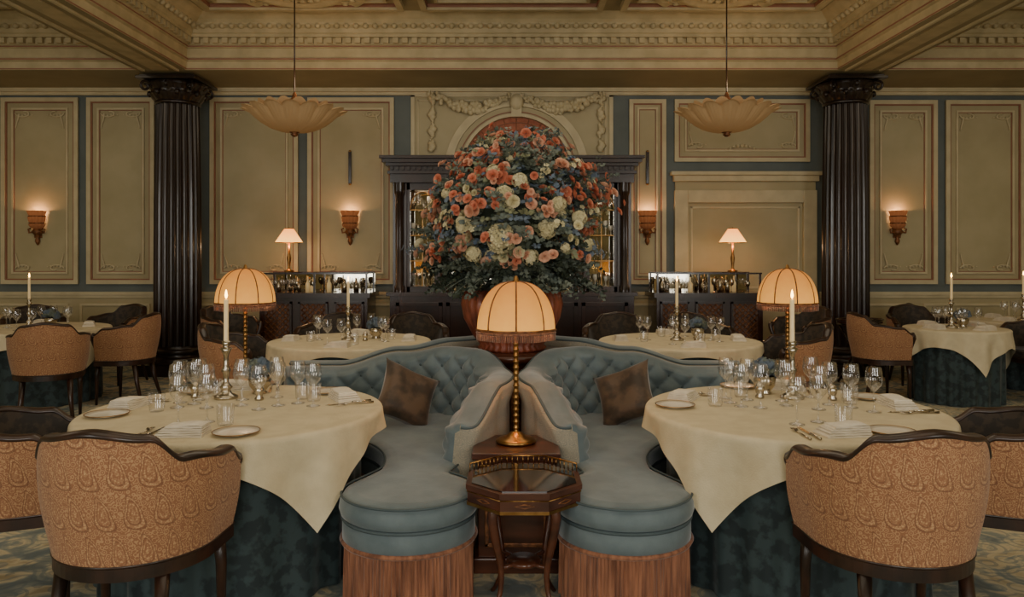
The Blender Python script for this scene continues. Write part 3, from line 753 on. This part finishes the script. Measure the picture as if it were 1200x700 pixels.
# ------------------------------------------------------------------ banquettes
CX=.02
BP=[(-.29,3.76),(-.17,4.0),(-.10,4.3),(-.13,4.65),(-.28,4.93),(-.6,5.10),(-1.05,5.16),(-1.55,5.17)]
def banquette(mirx,rear):
    def T(p):
        x,y=p[0],p[1]
        if rear: y=10.66-y; x=x-.05
        if mirx: x=-x
        x+=CX
        return (x,y)+tuple(p[2:])
    b=MB('tufted_banquette')
    path=catmull([(x,y,0) for x,y in BP],.012); n=len(path)
    S=[0]
    for i in range(1,n): S.append(S[-1]+(path[i]-path[i-1]).length)
    Lt=S[-1]
    def nor(i):
        t=(path[min(i+1,n-1)]-path[max(i-1,0)]).normalized(); return Vector((t.y,-t.x,0))
    def topz(s):
        u=s/Lt
        return .68+.165*smooth(0,.12,u)-.02*smooth(.2,.33,u)+.08*smooth(.36,.48,u)-.05*smooth(.56,.68,u)-.10*smooth(.70,.86,u)
    NZ=34; th=.07
    vs=[]
    for i in range(n):
        s=S[i]; e=min(s,Lt-s); k=math.sqrt(max(0,1-(1-min(1,e/.06))**2)) if e<.06 else 1
        k=max(k,.05); N_=nor(i); tz=topz(s)
        sec=[]
        for j in range(NZ+1):
            z=.40+(tz-.05-.40)*j/NZ
            a=s/.17+(z-.40)/.155; c=s/.17-(z-.40)/.155
            puff=(abs(sin(pi*a))*abs(sin(pi*c)))**.45*.045
            lean=-.03+.05*(z-.4)/.5
            sec.append((lean-th*k-puff*k*min(1,e/.05),z))
        for j in range(1,11):
            a=pi*j/10; sec.append((.02-cos(a)*(th+.012)*k,tz-.05+.05*sin(a)))
        for j in range(1,7):
            z=tz-.05-(tz-.05-.12)*j/6; sec.append(((th-.005)*k,z))
        for o,z in sec:
            q=path[i]+N_*o; vs.append(T((q.x,q.y,z)))
    m=NZ+1+10+6
    fi=[];fo=[]
    for i in range(n-1):
        for j in range(m-1):
            (fi if j<NZ+8 else fo).append((i*m+j,(i+1)*m+j,(i+1)*m+j+1,i*m+j+1))
    b.add(vs,fi,M_velvet,True); b.add(vs,fo,M_outer,True)
    b.add(vs,[tuple(range(m)),tuple((n-1)*m+j for j in range(m))],M_outer)
    b.tube([vs[i*m+NZ+8] for i in range(n)],.007,M_piping,6)
    for ia in range(0,40):
        for ic in range(-20,40):
            s=(ia+ic)/2*.17; z=.40+(ia-ic)/2*.155
            if .05<s<Lt-.05 and z>.44:
                k=min(range(n),key=lambda q:abs(S[q]-s))
                if z<topz(s)-.06:
                    q=path[k]+nor(k)*(-.03+.05*(z-.4)/.5-th-.004); p=T((q.x,q.y,z)); b.ball(p,.011,M_piping,8)
    tc=(-1.376,3.75)
    poly=[(p.x,p.y) for p in path[::3]]
    for i in range(0,31): a=D(98-(103*i/30)); poly.append((tc[0]+.73*cos(a),tc[1]+.73*sin(a)))
    oc=(-.47,3.37)
    for i in range(0,41): a=D(150+270*i/40); poly.append((oc[0]+.29*cos(a),oc[1]+.29*sin(a)))
    pl=[Vector((x,y,0)) for x,y in poly]; pl.append(pl[0])
    d=[0]
    for i in range(1,len(pl)): d.append(d[-1]+(pl[i]-pl[i-1]).length)
    def resample(st):
        tot=d[-1]; k=int(tot/st); o=[];j=0
        for i in range(k):
            q=tot*i/k
            while d[j+1]<q: j+=1
            t=(q-d[j])/max(1e-9,d[j+1]-d[j]); o.append(pl[j].lerp(pl[j+1],t))
        return o
    R1=resample(.02); k=len(R1)
    for _ in range(3): R1=[(R1[i-1]+R1[i]*2+R1[(i+1)%k])/4 for i in range(k)]
    def ring(P,off,z):
        k=len(P); o=[]
        for i in range(k):
            t=(P[(i+1)%k]-P[i-1]).normalized(); nn=Vector((-t.y,t.x,0)); o.append(T((P[i].x+nn.x*off,P[i].y+nn.y*off,z)))
        return o
    area=sum(R1[i].x*R1[(i+1)%k].y-R1[(i+1)%k].x*R1[i].y for i in range(k)); sg=1 if area>0 else -1
    levels=[(.012,.28),(.0,.29),(.0,.365),(.012,.38),(.012,.382),(-.006,.395),(-.014,.42),(-.010,.45),(.006,.474),(.03,.484),(.06,.488)]
    rv=[]
    for off,z in levels: rv+=ring(R1,sg*off,z)
    fs=[(j*k+i,j*k+(i+1)%k,(j+1)*k+(i+1)%k,(j+1)*k+i) for j in range(len(levels)-1) for i in range(k)]
    b.add(rv,fs,M_velvet,True); b.add(rv[-k:],[tuple(range(k))],M_velvet); 
    b.add(rv[:k],[tuple(range(k))],M_piping)
    b.tube(ring(R1,sg*.002,.38),.008,M_piping,6,closed=True); b.tube(ring(R1,-sg*.004,.478),.005,M_piping,6,closed=True); b.tube(ring(R1,sg*.0,.285),.011,M_fringe,6,closed=True)
    R2=resample(.0085); k=len(R2)
    for _ in range(8): R2=[(R2[i-1]+R2[i]*2+R2[(i+1)%k])/4 for i in range(k)]
    rv=[]
    zs=[.285,.25,.19,.11,.02]; offs=[random.uniform(-.004,.004) for _ in range(k)]
    for jz,z in enumerate(zs):
        for i in range(k):
            t=(R2[(i+1)%k]-R2[i-1]).normalized(); nn=Vector((-t.y,t.x,0))*sg
            o=.010+(.008 if i%2 else 0)+offs[i]*jz/2; rv.append(T((R2[i].x+nn.x*o,R2[i].y+nn.y*o,z-(random.uniform(0,.012) if jz==4 else 0))))
    b.add(rv,[(j*k+i,j*k+(i+1)%k,(j+1)*k+(i+1)%k,(j+1)*k+i) for j in range(4) for i in range(k)],M_fringe,False)
    b.build(centre=True)
for mx in (False,True):
    for rr in (False,True): banquette(mx,rr)

def cushion(x,y,z,rz,tilt,roll):
    b=MB('scatter_cushion'); A=.19
    def f(sgn):
        def g(u,v):
            a=(2*u-1);c=(2*v-1); pin=1-.18*(1-a*a)*abs(c)**3; pin2=1-.18*(1-c*c)*abs(a)**3
            h=.085*((1-a**4)*(1-c**4))**.6*(1-.25*math.exp(-((a)**2*8+(c-.4)**2*6)))
            return (A*a*pin2,sgn*h,A*c*pin)
        return g
    b.grid(f(1),24,24,M_pillow); b.grid(f(-1),24,24,M_pillow)
    o=b.build((x,y,z)); o.rotation_euler=(tilt,roll,rz); return o
cushion(-.64,4.66,.65,D(22),D(-32),D(26)); cushion(.69,4.66,.65,D(-22),D(-32),D(-22))

def pedestal(x,y,w=.40,d=.36,h=.57):
    b=MB('lamp_pedestal_cabinet'); a=w/2;c=d/2
    b.box(-a,a,-c,c,0,.07,M_maho); b.box(-a+.02,a-.02,-c+.02,c-.02,.07,h-.05,M_maho); b.box(-a+.005,a-.005,-c+.005,c-.005,h-.05,h-.03,M_maho); b.box(-a-.01,a+.01,-c-.01,c+.01,h-.03,h,M_maho)
    for (x0,x1,z0,z1) in ((-a+.05,a-.05,.12,.14),(-a+.05,a-.05,h-.12,h-.10),(-a+.05,-a+.07,.12,h-.1),(a-.07,a-.05,.12,h-.1)): b.box(x0,x1,-c+.01,-c+.02,z0,z1,M_gild)
    b.box(-a+.03,a-.03,-c+.012,-c+.02,h-.075,h-.06,M_brass)
    return b.build((x,y,0),bevel=.004)
pedestal(CX,3.80); pedestal(-1.84,5.3,.34,.34,.61); pedestal(1.90,5.3,.34,.34,.61)
def dome_lamp():
    b=MB('dome_shade_lamp')
    b.lathe([(0,0),(.095,0),(.1,.012),(.085,.022),(.05,.03),(.035,.045),(.02,.055)],M_brass,seg=36,mod=lambda r,z,a,j:(r*(1+.03*abs(sin(8*a))*(j>0)),z))
    pr=[(.018,.05)]
    z=.055
    while z<.55: pr+=[(.012,z),(.012,z+.012),(.017,z+.018),(.012,z+.024)]; z+=.03
    b.lathe(pr,M_brass,seg=20)
    sc_=lambda a:1-.06*(1-abs(sin(4*a)))
    prof=[(.20*cos(t)**.75,.565+.235*sin(t)) for t in [pi/2*i/16 for i in range(16)]]+[(.02,.80)]
    b.lathe(prof,M_shade,seg=96,mod=lambda r,z,a,j:(r*sc_(a),z))
    for k in range(8):
        a=k*pi/4; b.tube([(r*.945*cos(a),r*.945*sin(a),z) for r,z in prof],.0045,M_gild,5)
    def ringat(r,z,t,mt): b.tube([(r*sc_(q)*cos(q),r*sc_(q)*sin(q),z) for q in [2*pi*i/96 for i in range(96)]],t,mt,6,closed=True)
    ringat(.20,.565,.007,M_gild); ringat(.20,.552,.006,M_fringe)
    for i in range(120):
        a=2*pi*i/120; r=.2*sc_(a); b.tube([(r*cos(a),r*sin(a),.555),(r*cos(a),r*sin(a),.515)],.0034,M_fringe,4)
    b.lathe([(.02,.80),(.014,.81),(.01,.825),(0,.832)],M_brass,seg=12)
    return b
dl=dome_lamp().build((CX,3.83,.571)); inst(dl,(-1.84,5.3,.611)); inst(dl,(1.90,5.3,.611))
for p,e,z in (((CX,3.83),3.6,.57),((-1.84,5.3),3.6,.61),((1.90,5.3),3.6,.61)): light('dome_lamp_bulb','POINT',(p[0],p[1],z+.56),e,(1,.60,.29),.04)

# octagonal side table
b=MB('octagonal_side_table'); R=.262; H=.55
def octo(r,rot=pi/8): return [(r*cos(rot+k*pi/4),r*sin(rot+k*pi/4)*.96) for k in range(8)]
b.prism(octo(R),H-.02,H,M_maho); b.prism(octo(R*.9),H,H+.004,M_black); b.prism(octo(R*.97),H-.075,H-.02,M_maho); b.prism(octo(R*.985),H-.085,H-.072,M_brass)
oc=octo(R*.975)
for k in range(8):
    p,q=oc[k],oc[(k+1)%8]
    b.tube([(p[0],p[1],H-.03),(q[0],q[1],H-.03)],.003,M_brass,5); 
    if (p[1]+q[1])/2>.05:
        p2,q2=octo(R*.97)[k],octo(R*.97)[(k+1)%8]
        b.tube([(p2[0],p2[1],H+.035),(q2[0],q2[1],H+.035)],.004,M_brass,6)
        for t in range(9): u=t/8; b.tube([(p2[0]+(q2[0]-p2[0])*u,p2[1]+(q2[1]-p2[1])*u,H),(p2[0]+(q2[0]-p2[0])*u,p2[1]+(q2[1]-p2[1])*u,H+.035)],.0028,M_brass,5)
    m=((p[0]+q[0])/2,(p[1]+q[1])/2)
    b.tube([(p[0]*.7+q[0]*.3,p[1]*.7+q[1]*.3,H-.052),(m[0],m[1],H-.044),(p[0]*.3+q[0]*.7,p[1]*.3+q[1]*.7,H-.052),(m[0],m[1],H-.06)],.003,M_gild,5,closed=True)
for k in range(4):
    a=pi/4+k*pi/2; ca,sa=cos(a),sin(a)
    pts=catmull([(r*ca,r*sa,z) for r,z in ((.17,.475),(.185,.42),(.165,.32),(.135,.2),(.14,.1),(.175,.03),(.195,.008))],.02)
    b.tube(pts,[.022-.012*smooth(0,1,i/20) for i in range(len(pts))],M_maho,8)
    b.tube([(0,0,.19),(.13*ca,.13*sa,.2)],.009,M_maho,6)
b.lathe([(0,.185),(.07,.185),(.075,.195),(.07,.205),(0,.205)],M_maho,seg=24)
b.build((CX+.03,3.29,0))

# ------------------------------------------------------------------ flower pedestal, urn and arrangement
FX,FYY=CX-.02,5.33
b=MB('round_flower_pedestal')
b.lathe([(0,0),(.30,0),(.31,.03),(.27,.06),(.25,.1),(.25,.74),(.28,.78),(.36,.80),(.37,.83),(.36,.848),(0,.848)],M_maho,seg=48)
for k in range(12): a=2*pi*k/12; b.tube([(.252*cos(a),.252*sin(a),.12),(.252*cos(a),.252*sin(a),.72)],.008,M_gild,5)
b.build((FX,FYY,0))
b=MB('flower_arrangement_in_urn')
b.lathe([(0,0),(.22,0),(.24,.02),(.22,.04),(.27,.10),(.335,.22),(.355,.32),(.34,.40),(.30,.42)],M_coral,seg=180,mod=lambda r,z,a,j:(r*(1-.06*abs(sin(15*a))),z))
b.lathe([(.30,.42),(.2,.43),(.12,.44),(.1,.46),(.13,.49),(.2,.52),(.15,.53)],M_stone,seg=40)
SIL=[(.44,.24),(.52,.36),(.62,.44),(.75,.50),(.9,.52),(1.05,.50),(1.18,.42),(1.28,.33),(1.38,.22),(1.46,.12),(1.54,.04)]
def rad(z):
    if z<=SIL[0][0]: return SIL[0][1]
    for (a,r0),(c,r1) in zip(SIL,SIL[1:]):
        if z<=c: return r0+(r1-r0)*(z-a)/(c-a)
    return .03
def pt(z,a,k=1.0):
    r=rad(z)*k*(1+.14*sin(3*a+7*z)+.12*sin(13*z+2*a)); x=r*cos(a); y=.85*r*sin(a)
    d=Vector((cos(a),sin(a),(z-.85)*1.1)).normalized()
    return Vector((x+.05*(z-.8),y,z)),d
def rz(lo=.4,hi=1.52):
    while 1:
        z=random.uniform(lo,hi)
        if random.random()<rad(z)/.52: return z
core=[(0,.46)]+[(r*.56,z) for z,r in SIL[1:-1]]+[(0,1.40)]
b.lathe(core,M_green2,seg=24)
for i in range(1450):
    z=rz(.48,1.48); a=random.random()*2*pi; p,d=pt(z,a,random.uniform(.62,.97))
    low=z<.66
    mt=random.choice([M_green2,M_green2,M_green]) if low else random.choice([M_green,M_green,M_green,M_green3,M_green2,M_bluef])
    sprig(b,p,d+Vector((random.uniform(-.4,.4),random.uniform(-.4,.4),-.1 if low else .25)),random.uniform(.07,.15),mt,random.uniform(.018,.032),5)
def spray(p,d,L,kind):
    p=Vector(p); d=Vector(d).normalized(); n=max(4,int(L/.03))
    pts=[p+d*L*t+Vector((0,0,-.22*L*t*t)) for t in [i/n for i in range(n+1)]]
    b.tube(pts,.0028,M_green,4)
    for i in range(2,n+1):
        q=pts[i]; j=Vector((random.uniform(-1,1),random.uniform(-1,1),random.uniform(-1,1)))*.018
        if kind=='coral' and i>n*.35:
            rose(b,q+j,d+j*30,random.uniform(.018,.029),random.choice([M_peach,M_peach2]))
        elif kind=='blue' and i>n*.4: floret(b,q+j,d+j*30,.022,M_bluef,5); floret(b,q-j,d-j*30,.02,M_bluef,5)
        elif kind=='white' and i>n*.5: floret(b,q+j,d+j*30,.022,M_white,5); floret(b,q-j,d-j*30,.022,M_white,5)
        else: sprig(b,q,d+j*30,.05,M_green if kind!='dark' else M_green2,.022,2)
for i in range(150):
    z=random.uniform(.66,1.42); a=random.random()*2*pi
    if i%2: a=random.choice([0,pi])+random.uniform(-.8,.8)
    p,d=pt(z,a,.80); d=d+Vector((random.uniform(-.3,.3),random.uniform(-.3,.3),.35+.4*(z>1.1)))
    kind=random.choice(['coral','coral','green','blue','green','white']) if z>.85 else random.choice(['green','blue','white','coral'])
    spray(p,d,random.uniform(.10,.20) if z>1.15 else random.uniform(.16,.31),kind)
for x,a in ((.02,.1),(-.05,-.25),(.07,.3),(.0,-.05),(-.1,-.5),(.13,.55)):
    spray((x,0,1.34),(a,-.1,1),.20,'coral')
for i in range(90):
    a=random.random()*2*pi; p=Vector((.2*cos(a),.18*sin(a),.56)); spray(p,(cos(a),.9*sin(a),-.15 if i%2 else .25),random.uniform(.22,.42),'dark' if i%3 else 'green')
def cluster(p,d,n,r,mts):
    for k in range(n):
        q=p+Vector((random.gauss(0,1),random.gauss(0,.6),random.gauss(0,1)))*r
        rose(b,q,d+Vector((random.uniform(-.6,.6),random.uniform(-.6,.6),random.uniform(-.4,.6))),random.uniform(.02,.037),random.choice(mts))
for i in range(135):
    z=rz(.60,1.50); a=random.random()*2*pi; p,d=pt(z,a,random.uniform(1.0,1.14))
    right=cos(a)>.15; left=cos(a)<-.65; pe=.92 if z>1.2 else (.74 if right else (.62 if left else .42))
    if z<.75: pe*=.4
    w=random.random()
    if w<pe: cluster(p,d,random.randint(3,6),.038,[M_peach,M_peach2,M_peach])
    elif w<pe+.12: hydrangea(b,p,d,random.uniform(.03,.045),M_white)
    elif w<pe+.26: hydrangea(b,p,d,.036,M_bluef)
    else: cluster(p,d,3,.03,[M_white,M_peach2])
for x,z,R in ((-.07,.76,.095),(-.05,1.04,.058),(.05,1.13,.05),(-.31,.84,.05),(.22,.82,.06),(-.12,1.2,.045),(.30,.98,.05),(.44,.90,.05),(-.25,.66,.05),(.12,.64,.055)):
    r=rad(z)*1.08; y=-.85*math.sqrt(max(.01,r*r-x*x))
    hydrangea(b,(x,y*1.0,z),(x*.8,-1,.1),R,M_white,70)
b.build((FX,FYY,.85))

# ------------------------------------------------------------------ lights
for cx,w in wins: light('window_daylight','AREA',(cx,RY+.05,2.2),98,(1.0,.95,.85),w,3.0,rot=(pi/2,0,0))
light('ceiling_fill','AREA',(0,2.4,CZ-.06),58,(1,.85,.63),6.0,3.0)  # added soft fill over the front tables, unseen above the frame
light('ceiling_fill','AREA',(0,6.4,CZ-.09),58,(1,.85,.62),5.0,2.0)  # added fill to brighten the rear half and back wall, no ceiling opening
light('side_fill','AREA',(-6.3,6.2,CZ-.10),26,(1,.84,.60),2.0,3.4)  # added fill for the left bay, unseen and without a fixture
light('side_fill','AREA',(6.3,6.2,CZ-.10),26,(1,.84,.60),2.0,3.4)  # matching added fill for the right bay
w=bpy.data.worlds.new('World'); sc.world=w; w.use_nodes=True
w.node_tree.nodes['Background'].inputs[0].default_value=(.5,.55,.6,1); w.node_tree.nodes['Background'].inputs[1].default_value=.3

cam=bpy.data.cameras.new('camera'); co=bpy.data.objects.new('camera',cam); sc.collection.objects.link(co)
co.location=(0,0,1.5); co.rotation_euler=(pi/2,0,0); cam.sensor_width=36; cam.lens=27; cam.shift_y=-50/1200; cam.clip_start=.05
sc.camera=co
